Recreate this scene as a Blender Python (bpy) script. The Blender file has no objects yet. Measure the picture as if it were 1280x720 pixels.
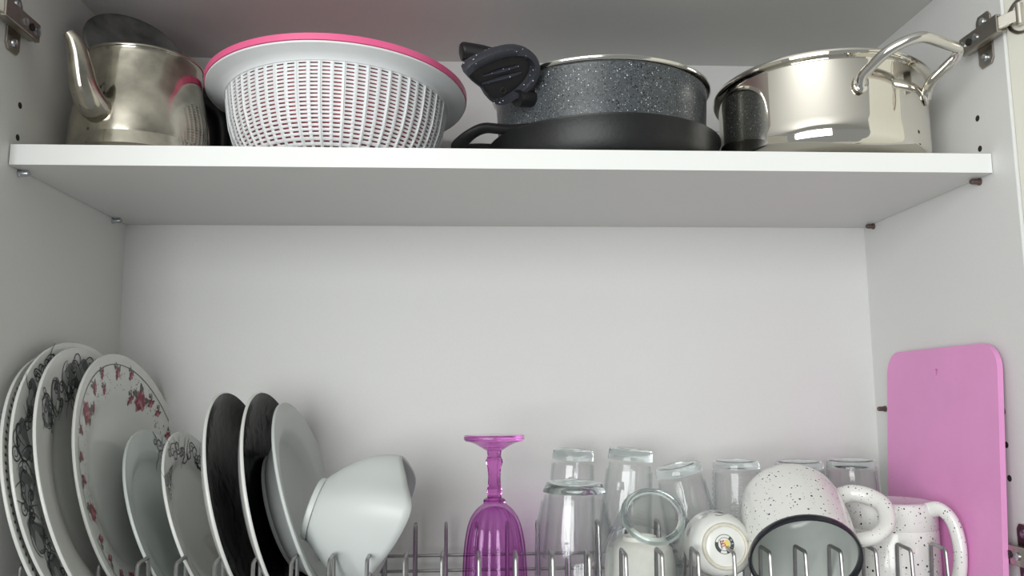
import bpy, bmesh, math, random
from mathutils import Vector, Matrix
PI = math.pi
random.seed(7)
SC = bpy.context.scene
COL = SC.collection

# ------------------------------------------------------------------ camera, world, lights, exposure
cam_d = bpy.data.cameras.new('camera')
cam = bpy.data.objects.new('camera', cam_d); COL.objects.link(cam)
yaw, pitch, roll, F = 0.057344, 0.13306, -0.007467, 1026.38
cy_, sy_, cp_, sp_ = math.cos(yaw), math.sin(yaw), math.cos(pitch), math.sin(pitch)
fw = Vector((sy_*cp_, cy_*cp_, sp_)); rt = Vector((cy_, -sy_, 0)); up = rt.cross(fw)
r2 = math.cos(roll)*rt + math.sin(roll)*up; u2 = -math.sin(roll)*rt + math.cos(roll)*up
mw = Matrix((r2, u2, -fw)).transposed().to_4x4(); mw.translation = Vector((-0.049092, -0.750896, -0.214175))
cam.matrix_world = mw
cam_d.sensor_width = 36; cam_d.sensor_fit = 'HORIZONTAL'; cam_d.lens = F/1280*36
cam_d.clip_start = 0.02
SC.camera = cam

w = bpy.data.worlds.new('world'); SC.world = w; w.use_nodes = True
bg = w.node_tree.nodes['Background']; bg.inputs[0].default_value = (0.93, 0.96, 0.97, 1); bg.inputs[1].default_value = 0.30

def area(name, loc, target, sx, sy, power, color=(1, 1, 1)):
    d = bpy.data.lights.new(name, 'AREA'); d.shape = 'RECTANGLE'; d.size = sx; d.size_y = sy; d.energy = power; d.color = color
    o = bpy.data.objects.new(name, d); COL.objects.link(o); o.location = loc
    o.rotation_euler = (Vector(target)-Vector(loc)).to_track_quat('-Z', 'Y').to_euler()
    return o
area('window_light', (-1.1, -2.2, -0.10), (0, 0.1, -0.16), 1.8, 1.4, 53, (0.98, 1, 1))

SC.view_settings.view_transform = 'Standard'; SC.view_settings.look = 'None'
SC.view_settings.gamma = 1; SC.view_settings.use_curve_mapping = False
SC.view_settings.exposure = 0.0
SC.cycles.max_bounces = 28; SC.cycles.transmission_bounces = 28; SC.cycles.glossy_bounces = 8; SC.cycles.transparent_max_bounces = 24

# ------------------------------------------------------------------ materials
def new_mat(name):
    m = bpy.data.materials.new(name); m.use_nodes = True
    nt = m.node_tree; return m, nt, nt.nodes['Principled BSDF']
def coord(nt, scale=1.0):
    t = nt.nodes.new('ShaderNodeTexCoord'); mp = nt.nodes.new('ShaderNodeMapping')
    mp.inputs['Scale'].default_value = (scale,)*3 if not isinstance(scale, tuple) else scale
    nt.links.new(t.outputs['Object'], mp.inputs[0]); return mp.outputs[0]
def plain(name, col, rough=0.5, metal=0.0, var=0.0, vscale=30, bump=0.0, bscale=300, coat=0.0, spec=0.5, rvar=0.0):
    m, nt, b = new_mat(name)
    b.inputs['Base Color'].default_value = (*col, 1); b.inputs['Roughness'].default_value = rough
    b.inputs['Metallic'].default_value = metal; b.inputs['Coat Weight'].default_value = coat
    b.inputs['Specular IOR Level'].default_value = spec
    c = coord(nt)
    if var or rvar:
        n = nt.nodes.new('ShaderNodeTexNoise'); n.inputs['Scale'].default_value = vscale; n.inputs['Detail'].default_value = 5
        nt.links.new(c, n.inputs[0])
        if var:
            r = nt.nodes.new('ShaderNodeValToRGB')
            r.color_ramp.elements[0].position = .3; r.color_ramp.elements[1].position = .7
            r.color_ramp.elements[0].color = (*[max(0, x*(1-var)) for x in col], 1); r.color_ramp.elements[1].color = (*[min(1, x*(1+var*.5)) for x in col], 1)
            nt.links.new(n.outputs[0], r.inputs[0]); nt.links.new(r.outputs[0], b.inputs['Base Color'])
        if rvar:
            mr = nt.nodes.new('ShaderNodeMapRange'); mr.inputs[1].default_value = .3; mr.inputs[2].default_value = .7
            mr.inputs[3].default_value = rough-rvar; mr.inputs[4].default_value = rough+rvar
            nt.links.new(n.outputs[0], mr.inputs[0]); nt.links.new(mr.outputs[0], b.inputs['Roughness'])
    if bump:
        n = nt.nodes.new('ShaderNodeTexNoise'); n.inputs['Scale'].default_value = bscale; n.inputs['Detail'].default_value = 3
        bp = nt.nodes.new('ShaderNodeBump'); bp.inputs['Strength'].default_value = bump; bp.inputs['Distance'].default_value = .001
        nt.links.new(c, n.inputs[0]); nt.links.new(n.outputs[0], bp.inputs['Height']); nt.links.new(bp.outputs[0], b.inputs['Normal'])
    return m
def speckle(name, base, specks, rough=0.3, coat=0.0, bump=0.0):
    """base colour with irregular flecks: specks = [(colour, voronoi scale, radius threshold, keep fraction)]"""
    m, nt, b = new_mat(name); c = coord(nt); b.inputs['Roughness'].default_value = rough; b.inputs['Coat Weight'].default_value = coat
    nn = nt.nodes.new('ShaderNodeTexNoise'); nn.inputs['Scale'].default_value = 260
    nt.links.new(c, nn.inputs[0])
    prev = nt.nodes.new('ShaderNodeRGB'); prev.outputs[0].default_value = (*base, 1); prev = prev.outputs[0]
    for i, (col, sc, th, keep) in enumerate(specks):
        v = nt.nodes.new('ShaderNodeTexVoronoi'); v.inputs['Scale'].default_value = sc
        mp = nt.nodes.new('ShaderNodeMapping'); mp.inputs['Location'].default_value = (i*3.1, i*1.7, i*.9)
        nt.links.new(c, mp.inputs[0]); nt.links.new(mp.outputs[0], v.inputs[0])
        ad = nt.nodes.new('ShaderNodeMath'); ad.operation = 'MULTIPLY_ADD'; ad.inputs[1].default_value = .22; nt.links.new(nn.outputs[0], ad.inputs[0]); nt.links.new(v.outputs['Distance'], ad.inputs[2])
        sep = nt.nodes.new('ShaderNodeSeparateColor'); nt.links.new(v.outputs['Color'], sep.inputs[0])
        # size varies from cell to cell, and only some cells carry a fleck
        tm = nt.nodes.new('ShaderNodeMath'); tm.operation = 'MULTIPLY_ADD'; tm.inputs[1].default_value = th*.8; tm.inputs[2].default_value = th*.4+.11
        nt.links.new(sep.outputs[1], tm.inputs[0])
        lt = nt.nodes.new('ShaderNodeMath'); lt.operation = 'LESS_THAN'; nt.links.new(ad.outputs[0], lt.inputs[0]); nt.links.new(tm.outputs[0], lt.inputs[1])
        kp = nt.nodes.new('ShaderNodeMath'); kp.operation = 'LESS_THAN'; nt.links.new(sep.outputs[0], kp.inputs[0]); kp.inputs[1].default_value = keep
        mu = nt.nodes.new('ShaderNodeMath'); mu.operation = 'MULTIPLY'; nt.links.new(lt.outputs[0], mu.inputs[0]); nt.links.new(kp.outputs[0], mu.inputs[1])
        mx = nt.nodes.new('ShaderNodeMix'); mx.data_type = 'RGBA'; nt.links.new(mu.outputs[0], mx.inputs[0]); nt.links.new(prev, mx.inputs[6]); mx.inputs[7].default_value = (*col, 1)
        prev = mx.outputs[2]
    nt.links.new(prev, b.inputs['Base Color'])
    if bump:
        bp = nt.nodes.new('ShaderNodeBump'); bp.inputs['Strength'].default_value = bump; bp.inputs['Distance'].default_value = .0006
        nt.links.new(nn.outputs[0], bp.inputs['Height']); nt.links.new(bp.outputs[0], b.inputs['Normal'])
    return m
def glass(name, col, rough=0.0, ior=1.45):
    m, nt, b = new_mat(name)
    b.inputs['Base Color'].default_value = (*col, 1); b.inputs['Roughness'].default_value = rough
    b.inputs['Transmission Weight'].default_value = 1.0; b.inputs['IOR'].default_value = ior
    c = coord(nt); n = nt.nodes.new('ShaderNodeTexNoise'); n.inputs['Scale'].default_value = 25
    bp = nt.nodes.new('ShaderNodeBump'); bp.inputs['Strength'].default_value = .03; bp.inputs['Distance'].default_value = .004
    nt.links.new(c, n.inputs[0]); nt.links.new(n.outputs[0], bp.inputs['Height']); nt.links.new(bp.outputs[0], b.inputs['Normal'])
    return m

def thin_glass(name, face, edge):
    """one wall surface of a glass vessel: tinted transmission plus a clear reflection that grows at grazing angles (Schlick)"""
    m = bpy.data.materials.new(name); m.use_nodes = True; nt = m.node_tree; N = nt.nodes; N.clear(); L = nt.links
    out = N.new('ShaderNodeOutputMaterial'); tr = N.new('ShaderNodeBsdfTransparent'); gl = N.new('ShaderNodeBsdfGlossy'); mx = N.new('ShaderNodeMixShader')
    gl.inputs['Roughness'].default_value = .03; gl.inputs['Color'].default_value = (*[min(1, .35+.65*c) for c in face], 1)
    c = coord(nt); n = N.new('ShaderNodeTexNoise'); n.inputs['Scale'].default_value = 30; L.new(c, n.inputs[0])
    bp = N.new('ShaderNodeBump'); bp.inputs['Strength'].default_value = .08; bp.inputs['Distance'].default_value = .004; L.new(n.outputs[0], bp.inputs['Height'])
    lw = N.new('ShaderNodeLayerWeight'); lw.inputs[0].default_value = .5; L.new(bp.outputs[0], lw.inputs['Normal']); L.new(bp.outputs[0], gl.inputs['Normal'])
    def mth(op, a, b):
        q = N.new('ShaderNodeMath'); q.operation = op
        for i, z in enumerate((a, b)):
            if isinstance(z, (int, float)): q.inputs[i].default_value = z
            else: L.new(z, q.inputs[i])
        return q.outputs[0]
    f5 = mth('POWER', lw.outputs['Facing'], 5.0); fr = mth('ADD', mth('MULTIPLY', f5, .9), .04); L.new(fr, mx.inputs[0])
    f3 = mth('POWER', lw.outputs['Facing'], 3.0); cm = N.new('ShaderNodeMix'); cm.data_type = 'RGBA'; L.new(f3, cm.inputs[0])
    cm.inputs[6].default_value = (*face, 1); cm.inputs[7].default_value = (*edge, 1); L.new(cm.outputs[2], tr.inputs[0])
    L.new(tr.outputs[0], mx.inputs[1]); L.new(gl.outputs[0], mx.inputs[2]); L.new(mx.outputs[0], out.inputs[0])
    return m
M = dict(
    laminate=plain('white_laminate', (.70, .70, .685), .45, bump=.12, bscale=900, var=.02, vscale=400),
    edge=plain('white_edge_band', (.86, .87, .85), .35, var=.01),
    cream=plain('cream_door_laminate', (.76, .75, .66), .5, bump=.1, bscale=700, var=.02),
    hole=plain('hole_shade_dark', (.02, .018, .016), .9, var=.1),  # shade inside a hole, put into the colour
    pin_zinc=plain('zinc_pin', (.55, .58, .6), .3, 1, var=.1, vscale=200),
    pin_brown=plain('brown_pin', (.16, .11, .10), .45, .6, var=.2, vscale=200),
    nickel=plain('nickel_hinge', (.42, .39, .35), .28, 1, var=.15, vscale=80),
    nickel_bright=plain('nickel_bright', (.75, .72, .65), .22, 1, var=.1, vscale=80),
    steel=plain('polished_steel', (.80, .77, .70), .05, 1, var=.02, vscale=8, rvar=.02),
    steel_rod=plain('steel_rod', (.72, .70, .66), .12, 1, var=.04),
    old_steel=plain('tarnished_steel', (.50, .47, .40),   .15, 1, var=.42, vscale=36, rvar=.09, bump=.12, bscale=60),
    lid_steel=plain('dull_steel', (.30, .32, .31), .14, 1, var=.7, vscale=30, rvar=.08, bump=.2, bscale=70),
    wire=plain('rack_wire', (.36, .36, .36), .3, .85, var=.12, vscale=120),
    black_plastic=plain('black_plastic', (.012, .012, .013), .38, var=.2),
    black_iron=plain('black_coating', (.007, .0075, .008), .45, var=.3, vscale=60, bump=.15, bscale=250),
    pink=plain('pink_plastic', (.87, .14, .32), .35, var=.03),
    pink_soft=plain('pale_pink_plastic', (.84, .26, .32), .4, var=.03),
    white_plastic=plain('white_plastic', (.82, .84, .85), .35, var=.02, spec=.5),
    board=plain('pink_board_plastic', (.78, .32, .62), .5, var=.04, vscale=18, bump=.25, bscale=500),
    porcelain=plain('white_porcelain', (.78, .79, .76), .12, var=.015, coat=.3),
    porcelain_green=plain('cool_white_opal_glass', (.66, .71, .69), .08, var=.015, coat=.4),
    bowl=plain('white_bowl_porcelain', (.62, .655, .64), .38, var=.015),
    cup=plain('cup_porcelain', (.82, .83, .79), .15, var=.02, coat=.3),
    biscuit=plain('unglazed_ring', (.74, .71, .60), .6, var=.12, vscale=120),
    black_glaze=plain('black_glaze', (.0045, .005, .006), .12, var=.1, bump=.5, bscale=90, spec=.22),
    print_black=plain('black_print', (.02, .025, .03), .3, var=.1),
    print_grey=plain('grey_print', (.17, .18, .18), .3, var=.1),
    print_lgrey=plain('light_grey_print', (.36, .38, .37), .3, var=.08),
    print_rose=plain('rose_print', (.30, .045, .075), .3, var=.35, vscale=260),
    print_rose_l=plain('pale_rose_print', (.50, .20, .23), .3, var=.3, vscale=260),
    print_leaf=plain('leaf_print', (.12, .12, .10), .3, var=.3, vscale=300),
    print_red=plain('red_print', (.55, .03, .07), .3, var=.05),
    print_yellow=plain('yellow_print', (.85, .66, .16), .3, var=.05),
    print_dark=plain('dark_grey_print', (.07, .08, .08), .3, var=.1),
    stone=speckle('grey_stone_coating', (.066, .074, .080), [((.008, .008, .010), 460, .38, .6), ((.20, .22, .23), 600, .34, .5), ((.80, .82, .84), 420, .20, .30)], .33, bump=.3),
    stone_dark=speckle('dark_stone_plastic', (.030, .032, .042), [((.7, .72, .75), 330, .24, .30), ((.12, .12, .13), 420, .2, .3)], .36, bump=.1),
    mug=speckle('white_speckled_enamel', (.80, .80, .77), [((.02, .02, .02), 190, .20, .58), ((.05, .05, .05), 360, .20, .42), ((.015, .015, .015), 120, .145, .25)], .18, coat=.4),
    black_rim=plain('black_rim_glaze', (.012, .013, .02), .15, var=.1),
    mug_inside=plain('mug_inside_glaze', (.62, .65, .62), .2, var=.02),
    glass=glass('clear_glass', (.985, .99, .987)),
    glass_green=glass('greenish_thick_glass', (.82, .90, .89)),
    glass_wall=thin_glass('clear_glass_wall', (.995, .998, .997), (.60, .66, .66)),
    purple=thin_glass('purple_glass_wall', (.925, .69, .925), (.45, .08, .42)),
    purple_deep=glass('deep_purple_glass', (.72, .22, .66)),
    embossed=plain('embossed_white_ceramic', (.90, .89, .82), .45, bump=1.0, bscale=70, var=.05, vscale=80),
    kitchen_wall=plain('kitchen_wall_paint', (.74, .72, .66), .8, var=.02),
    kitchen_ceiling=plain('kitchen_ceiling_paint', (.85, .84, .80), .8, var=.02),
)

# ------------------------------------------------------------------ mesh helpers
class MB:
    def __init__(s): s.v = []; s.f = []
    def add(s, v, f):
        n = len(s.v); s.v += [tuple(x) for x in v]; s.f += [tuple(i+n for i in q) for q in f]; return s
    def box(s, x0, x1, y0, y1, z0, z1):
        return s.add([(x0, y0, z0), (x1, y0, z0), (x1, y1, z0), (x0, y1, z0), (x0, y0, z1), (x1, y0, z1), (x1, y1, z1), (x0, y1, z1)],
                     [(0, 3, 2, 1), (4, 5, 6, 7), (0, 1, 5, 4), (1, 2, 6, 5), (2, 3, 7, 6), (3, 0, 4, 7)])
    def lathe(s, prof, seg=64, rfun=None, closed=False):
        """prof: list of (r, z) around local Z; r == 0 makes a pole"""
        v = []; f = []; rings = []
        for r, z in prof:
            if r <= 1e-7: rings.append([len(v)]); v.append((0, 0, z))
            else:
                rings.append(list(range(len(v), len(v)+seg)))
                for k in range(seg):
                    a = 2*PI*k/seg; q = r*(rfun(a, z) if rfun else 1); v.append((q*math.cos(a), q*math.sin(a), z))
        rr = list(zip(rings, rings[1:]))
        if closed: rr.append((rings[-1], rings[0]))
        for A, B in rr:
            for k in range(seg):
                k2 = (k+1) % seg
                if len(A) == 1 and len(B) == 1: break
                if len(A) == 1: f.append((A[0], B[k2], B[k]))
                elif len(B) == 1: f.append((A[k], A[k2], B[0]))
                else: f.append((A[k], A[k2], B[k2], B[k]))
        return s.add(v, f)
    def tube(s, pts, r, seg=8, caps=True, loop=False, flat=1.0, upv=None):
        P = [Vector(p) for p in pts]; n = len(P); R = r if isinstance(r, (list, tuple)) else [r]*n
        v = []; f = []; prevN = None
        for i in range(n):
            if loop: t = P[(i+1) % n]-P[i-1]
            else: t = P[min(i+1, n-1)]-P[max(i-1, 0)]
            t.normalize()
            if upv is not None: N = Vector(upv); N = (N-t*N.dot(t)).normalized()
            elif prevN is None:
                N = t.orthogonal().normalized()
            else: N = (prevN-t*prevN.dot(t)).normalized()
            prevN = N; B = t.cross(N)
            for k in range(seg):
                a = 2*PI*k/seg; v.append(P[i]+N*(R[i]*math.cos(a)*flat)+B*(R[i]*math.sin(a)))
        for i in range(n-1 if not loop else n):
            j = (i+1) % n
            for k in range(seg):
                k2 = (k+1) % seg; f.append((i*seg+k, i*seg+k2, j*seg+k2, j*seg+k))
        if caps and not loop:
            f.append(tuple(range(seg))[::-1]); f.append(tuple((n-1)*seg+k for k in range(seg)))
        return s.add(v, f)
    def cyl(s, a, b, r, seg=16): return s.tube([a, b], r, seg)
    def xf(s, m): s.v = [tuple(m @ Vector(p)) for p in s.v]; return s
    def build(s, name, mat, parent=None, smooth=True, ang=35, bevel=0, bseg=2, solid=0, soff=-1, subd=0, recalc=True):
        me = bpy.data.meshes.new(name); me.from_pydata([tuple(p) for p in s.v], [], s.f)
        if recalc:
            bm = bmesh.new(); bm.from_mesh(me); bmesh.ops.recalc_face_normals(bm, faces=bm.faces); bm.to_mesh(me); bm.free()
        me.materials.append(mat); me.update()
        if smooth:
            me.shade_smooth(); me.set_sharp_from_angle(angle=math.radians(ang))
        o = bpy.data.objects.new(name, me); COL.objects.link(o)
        if parent: o.parent = parent
        if name.endswith('_print'): o['kind'] = 'stuff'
        if subd:
            q = o.modifiers.new('s', 'SUBSURF'); q.levels = q.render_levels = subd
        if solid:
            q = o.modifiers.new('t', 'SOLIDIFY'); q.thickness = solid; q.offset = soff
        if bevel:
            q = o.modifiers.new('b', 'BEVEL'); q.width = bevel; q.segments = bseg; q.limit_method = 'ANGLE'; q.angle_limit = math.radians(40)
        return o

def arc_round(pts, rad, n=4, loop=False):
    """polyline with rounded corners"""
    P = [Vector(p) for p in pts]; out = []; N = len(P)
    for i in range(N):
        if not loop and i in (0, N-1): out.append(P[i]); continue
        a, b, c = P[i-1], P[i], P[(i+1) % N]
        d1 = (a-b); d2 = (c-b); r = min(rad, d1.length*.48, d2.length*.48)
        p0 = b+d1.normalized()*r; p2 = b+d2.normalized()*r
        for k in range(n+1):
            t = k/n; out.append((1-t)**2*p0+2*t*(1-t)*b+t*t*p2)
    return out
def spline(pts, n=6, loop=False):
    """Catmull-Rom through tuples of any length"""
    L = len(pts); out = []
    rng = range(L) if loop else range(L-1)
    for i in rng:
        if loop: p = [pts[(i+k-1) % L] for k in range(4)]
        else: p = [pts[max(i-1, 0)], pts[i], pts[i+1], pts[min(i+2, L-1)]]
        for k in range(n):
            t = k/n
            out.append(tuple(.5*((2*b)+(-a+c)*t+(2*a-5*b+4*c-d)*t*t+(-a+3*b-3*c+d)*t**3) for a, b, c, d in zip(*p)))
    if not loop: out.append(tuple(pts[-1]))
    return out
def tag(o, label, cat, group=None, kind=None):
    if label: o['label'] = label
    if cat: o['category'] = cat
    if group: o['group'] = group
    if kind: o['kind'] = kind
    return o
def thing(name, label, cat, loc=(0, 0, 0), rot=None, group=None):
    o = bpy.data.objects.new(name, None); COL.objects.link(o); o.empty_display_size = .02
    m = (rot.to_4x4() if rot is not None else Matrix.Identity(4)); m.translation = Vector(loc); o.matrix_world = m
    return tag(o, label, cat, group)
def frame(z, xhint=(1, 0, 0)):
    """rotation whose local Z is z"""
    z = Vector(z).normalized(); x = Vector(xhint); x = (x-z*x.dot(z)).normalized(); y = z.cross(x)
    return Matrix((x, y, z)).transposed()
def copy_tree(o, parent=None):
    c = o.copy(); COL.objects.link(c)
    if parent: c.parent = parent; c.matrix_parent_inverse = o.matrix_parent_inverse.copy()
    for ch in o.children: copy_tree(ch, c)
    return c
def struct(name, mb, mat, parent=None, bevel=0):
    o = mb.build(name, mat, parent, smooth=False, bevel=bevel)
    if parent is None: o['kind'] = 'structure'
    return o

# ------------------------------------------------------------------ cabinet shell
HW, D, TOP, BOT, FRONT = .465, .2627, .2163, -.492, -.031
T = .018
wl = struct('wall_left', MB().box(-HW-T, -HW, FRONT, D+.004, BOT-T, TOP+T), M['laminate'])
wr = struct('wall_right', MB().box(HW, HW+T, FRONT, D+.004, BOT-T, TOP+T), M['laminate'])
wb = struct('wall_back', MB().box(-HW-T, HW+T, D, D+.008, BOT-T, TOP+T), M['laminate'])
cl = struct('ceiling', MB().box(-HW, HW, FRONT, D, TOP, TOP+T), M['laminate'])
fl = struct('floor', MB().box(-HW, HW, FRONT, D, BOT-T, BOT), M['laminate'])
# front edge bands of the side panels
struct('trim_1', MB().box(-HW-T, -HW, FRONT-.001, FRONT, BOT-T, TOP+T), M['edge'])
struct('trim_2', MB().box(HW, HW+T, FRONT-.001, FRONT, BOT-T, TOP+T), M['edge'])

# the kitchen around it: ceiling above and pale worktop below, both outside the frame
struct('ceiling', MB().box(-2.6, 2.6, -4.2, D+.008, .80, .84), M['kitchen_ceiling'])
struct('worktop', MB().box(-1.6, 1.6, -.36, D+.008, -1.12, -1.08), M['kitchen_ceiling'])
# drilled holes in the side panels (dark discs, the shade inside painted as colour)
def pin_hole(parent, side, y, z):
    x = side*HW
    m = MB(); a = []
    prof = [(.0031, -.0006), (.0031, .00025), (.0027, .0003), (0, .0003)]
    m.lathe(prof, 14); m.xf(Matrix.Translation((x, y, z)) @ Matrix.Rotation(-side*PI/2, 4, 'Y'))
    m.build('pin_hole', M['hole'], parent)
for y, z in ((.0168, .0608), (.0170, .0294), (.0156, -.2619), (.0151, -.2931)): pin_hole(wr, 1, y, z)
for y, z in ((.0124, .0603), (.0124, .0293)): pin_hole(wl, -1, y, z)

# doors, swung wide open
def door(name, side):
    a = math.radians(14)
    d = Vector((side*math.sin(a), -math.cos(a), 0)); n = Vector((side*math.cos(a), side*side*0+math.sin(a), 0))
    p0 = Vector((side*(HW+.0015), FRONT-.003, 0)); L = .47; th = .018
    v = []
    for zz in (BOT-T, TOP+T):
        for q in (p0, p0+d*L, p0+d*L+n*th, p0+n*th): v.append((q.x, q.y, zz))
    m = MB().add(v, [(0, 3, 2, 1), (4, 5, 6, 7), (0, 1, 5, 4), (1, 2, 6, 5), (2, 3, 7, 6), (3, 0, 4, 7)])
    return struct(name, m, M['cream'], bevel=.001), p0, d, n
door_r, dp, dd, dn = door('door_1', 1)
door_l, dpl, ddl, dnl = door('door_2', -1)

# shelf
sh = thing('cabinet_shelf', 'white laminate cabinet shelf carrying kettle, strainer and pots', 'shelf', (0, 0, 0))
MB().box(-HW+.0008, HW-.0008, .0012, D-.0006, 0, .0191).build('shelf_board', M['laminate'], sh, smooth=False)
MB().box(-HW+.0008, HW-.0008, 0, .0012, 0, .0191).build('edge_band', M['edge'], sh, smooth=False)

# shelf pins
def pin(side, y, z, mat, label):
    root = thing('shelf_pin', label, 'shelf pin', (side*HW, y, z), frame((-side, 0, 0), (0, 0, 1)), 'shelf support pins')
    MB().lathe([(0, -.004), (.0026, -.004), (.0026, .0), (.0036, .0), (.0036, .0018), (.0028, .0022), (.0028, .0085), (.0022, .0098), (0, .0098)], 20).build('peg', mat, root)
pin(-1, .0185, -.0034, M['pin_zinc'], 'zinc shelf pin under the front left corner of the shelf')
pin(-1, .2245, -.0034, M['pin_zinc'], 'zinc shelf pin under the back left corner of the shelf')
pin(1, .0215, -.0034, M['pin_brown'], 'brown shelf pin under the front right corner of the shelf')
pin(1, .2370, -.0034, M['pin_brown'], 'brown shelf pin under the back right corner of the shelf')
pin(1, .2383, -.2308, M['pin_brown'], 'dark spare pin in right wall beyond the far edge of the pink board')
pin(1, .0160, -.2303, M['pin_brown'], 'dark spare pin in right wall beside the near edge of the pink board')
pin(-1, .0200, -.2262, M['pin_zinc'], 'spare pin in left wall in front of the dinner plates')

# concealed hinges
def hinge(side, Y0, z0, label):
    root = bpy.data.objects.new('cabinet_hinge', None); COL.objects.link(root); root.location = (side*HW, Y0, z0); root.parent = wr if side > 0 else wl; root['label'] = label
    s = -side   # towards the inside of the cabinet
    def X(a): return s*a
    def plate(x0, x1, y0, y1, z0, z1):
        xa, xb = sorted((X(x0), X(x1))); return MB().box(xa, xb, y0, y1, z0, z1)
    # winged mounting plate
    out = [(-.010, -.027), (.005, -.027), (.0085, -.022), (.0085, .022), (.005, .027), (-.010, .027), (-.0135, .022), (-.0135, -.022)]
    m = MB(); n = len(out)
    m.add([(X(0), y, z) for y, z in out]+[(X(.0022), y, z) for y, z in out], [tuple(range(n))[::-1], tuple(range(n, 2*n))]+[(i, (i+1) % n, n+(i+1) % n, n+i) for i in range(n)])
    m.build('mounting_plate', M['nickel'], root, smooth=False, bevel=.0006)
    for zz in (-.0185, .0185):
        q = MB().lathe([(0, .0048), (.0012, .0042), (.0034, .0048), (.0042, .0036), (.0042, .002), (0, .002)], 18).xf(Matrix.Translation((0, -.003, zz)) @ Matrix.Rotation(s*PI/2, 4, 'Y'))
        q.build('screw', M['pin_zinc'], root)
    # arm body: U channel running front to back
    m = plate(.0022, .0095, -.036, .021, -.0065, .0065)
    m.build('arm_base', M['nickel'], root, smooth=False, bevel=.001)
    m = plate(.0095, .0135, -.040, .018, -.0088, -.0068); b = plate(.0095, .0135, -.040, .018, .0068, .0088); m.add(b.v, b.f)
    b = plate(.0128, .0146, -.040, .018, -.0088, .0088); m.add(b.v, b.f)
    m.build('hinge_arm', M['nickel'], root, smooth=False, bevel=.0007)
    for yy, mm, rr in ((.013, 'pin_zinc', .0042), (.003, 'hole', .0035), (-.008, 'pin_zinc', .0036)):
        MB().lathe([(0, .0010), (rr*.5, .0006), (rr, .0010), (rr, -.0008), (0, -.0008)], 16).xf(Matrix.Translation((X(.0148), yy, 0)) @ Matrix.Rotation(s*PI/2, 4, 'Y')).build('adjusting_screw', M[mm], root)
    # link arm and cup on the door
    p0, d, n_ = (dp, dd, dn) if side > 0 else (dpl, ddl, dnl)
    org = Vector((side*HW, Y0, z0))
    c = p0+d*.020; c.z = z0+.004
    c = c-org
    a0 = Vector((X(.013), -.034, 0)); a1 = c-n_*.004
    t = (a1-a0).normalized(); sd = Vector((0, 0, 1)); th = t.cross(sd).normalized()
    v = []
    for q in (a0, a1):
        for k, l in ((-1, -1), (1, -1), (1, 1), (-1, 1)): v.append(q+sd*(.0058*k)+th*(.0022*l))
    MB().add(v, [(0, 3, 2, 1), (4, 5, 6, 7), (0, 1, 5, 4), (1, 2, 6, 5), (2, 3, 7, 6), (3, 0, 4, 7)]).build('link_arm', M['nickel_bright'], root, smooth=False, bevel=.0006)
    rotm = frame(-n_, (0, 0, 1)).to_4x4()
    MB().lathe([(0, -.004), (.013, -.004), (.0150, .0012), (.0178, .0014), (.0178, 0), (.0178, -.001), (0, -.001)], 32).xf(Matrix.Translation(c) @ rotm).build('hinge_cup', M['nickel'], root)
    MB().cyl(c+Vector((0, 0, -.010))-n_*.005, c+Vector((0, 0, .010))-n_*.005, .0035, 12).build('hinge_pin', M['nickel_bright'], root)
    # fixing ears of the cup
    for k in (-1, 1):
        q = MB().lathe([(0, .0022), (.0075, .0022), (.0085, .001), (.0085, 0), (0, 0)], 20).xf(Matrix.Translation(c+d*.008+Vector((0, 0, k*.0225))) @ rotm); q.build('cup_ear', M['nickel'], root)
hinge(1, -.004, .1330, 'nickel concealed hinge at the top of the right cabinet wall')
hinge(-1, -.007, .1300, 'nickel concealed hinge at the top of the left cabinet wall')
hinge(1, .000, -.3600, 'dark concealed hinge low on the right wall beside the pink board')

# ------------------------------------------------------------------ kettle
def xform_pts(mb, mat): return mb.xf(mat)
kt = thing('kettle', 'tarnished steel kettle with a curved spout at the left of the shelf', 'kettle', (-.3865, .097, .0191))
body = [(0, 0), (.060, 0), (.0645, .004), (.0672, .014), (.0682, .030), (.0672, .048), (.0640, .066), (.0603, .082), (.0580, .098), (.0572, .1125), (.0584, .1145), (.0584, .1168), (.0563, .1175), (.0556, .1165), (.0562, .100), (.0610, .070), (.067, .030), (.065, .006), (0, .003)]
MB().lathe([tuple(q) for q in spline(body, 3)][:], 80).build('body', M['old_steel'], kt, ang=50)
K = Matrix.Translation((.3865, -.097, -.0191))
sp = spline([(-.4010, .0400, .0640, .0150), (-.4055, .0250, .0680, .0140), (-.4090, .0150, .0810, .0125), (-.4105, .0090, .0970, .0108), (-.4120, .0050, .1100, .0090), (-.4145, .0010, .1200, .0070), (-.4185, -.0020, .1262, .0050)], 6)
MB().tube([q[:3] for q in sp], [q[3] for q in sp], 20).xf(K).build('spout', M['old_steel'], kt, ang=60)
hp = spline([(-.3620, .1440, .1220), (-.3480, .1590, .1235), (-.3350, .1720, .1120), (-.3290, .1760, .0850), (-.3300, .1730, .0500), (-.3380, .1620, .0330), (-.3500, .1480, .0300)], 6)
MB().tube(hp, .0135, 12, flat=.75, upv=(.5, .85, 0)).xf(K).build('handle', M['black_plastic'], kt)
# lid standing inside the opening
KLM = K @ Matrix.Translation((-.3973, .1001, .1547)) @ frame((.5632, -.6709, .4825)).to_4x4()
kl = MB().lathe([(0, -.0085), (.018, -.008), (.036, -.0055), (.0455, -.0015), (.0490, .0002), (.0510, .0012), (.0524, .0006), (.0526, -.0010), (.0500, -.0018), (.046, -.003), (.036, -.007), (.018, -.0095), (0, -.010)], 64).xf(KLM).build('lid', M['lid_steel'], kt, ang=50)
kl['label'] = 'dull dented lid standing on edge in the mouth'
MB().lathe([(0, -.026), (.007, -.025), (.009, -.021), (.005, -.016), (.004, -.010), (0, -.010)], 20).xf(KLM).build('knob', M['black_plastic'], kl)

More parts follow.
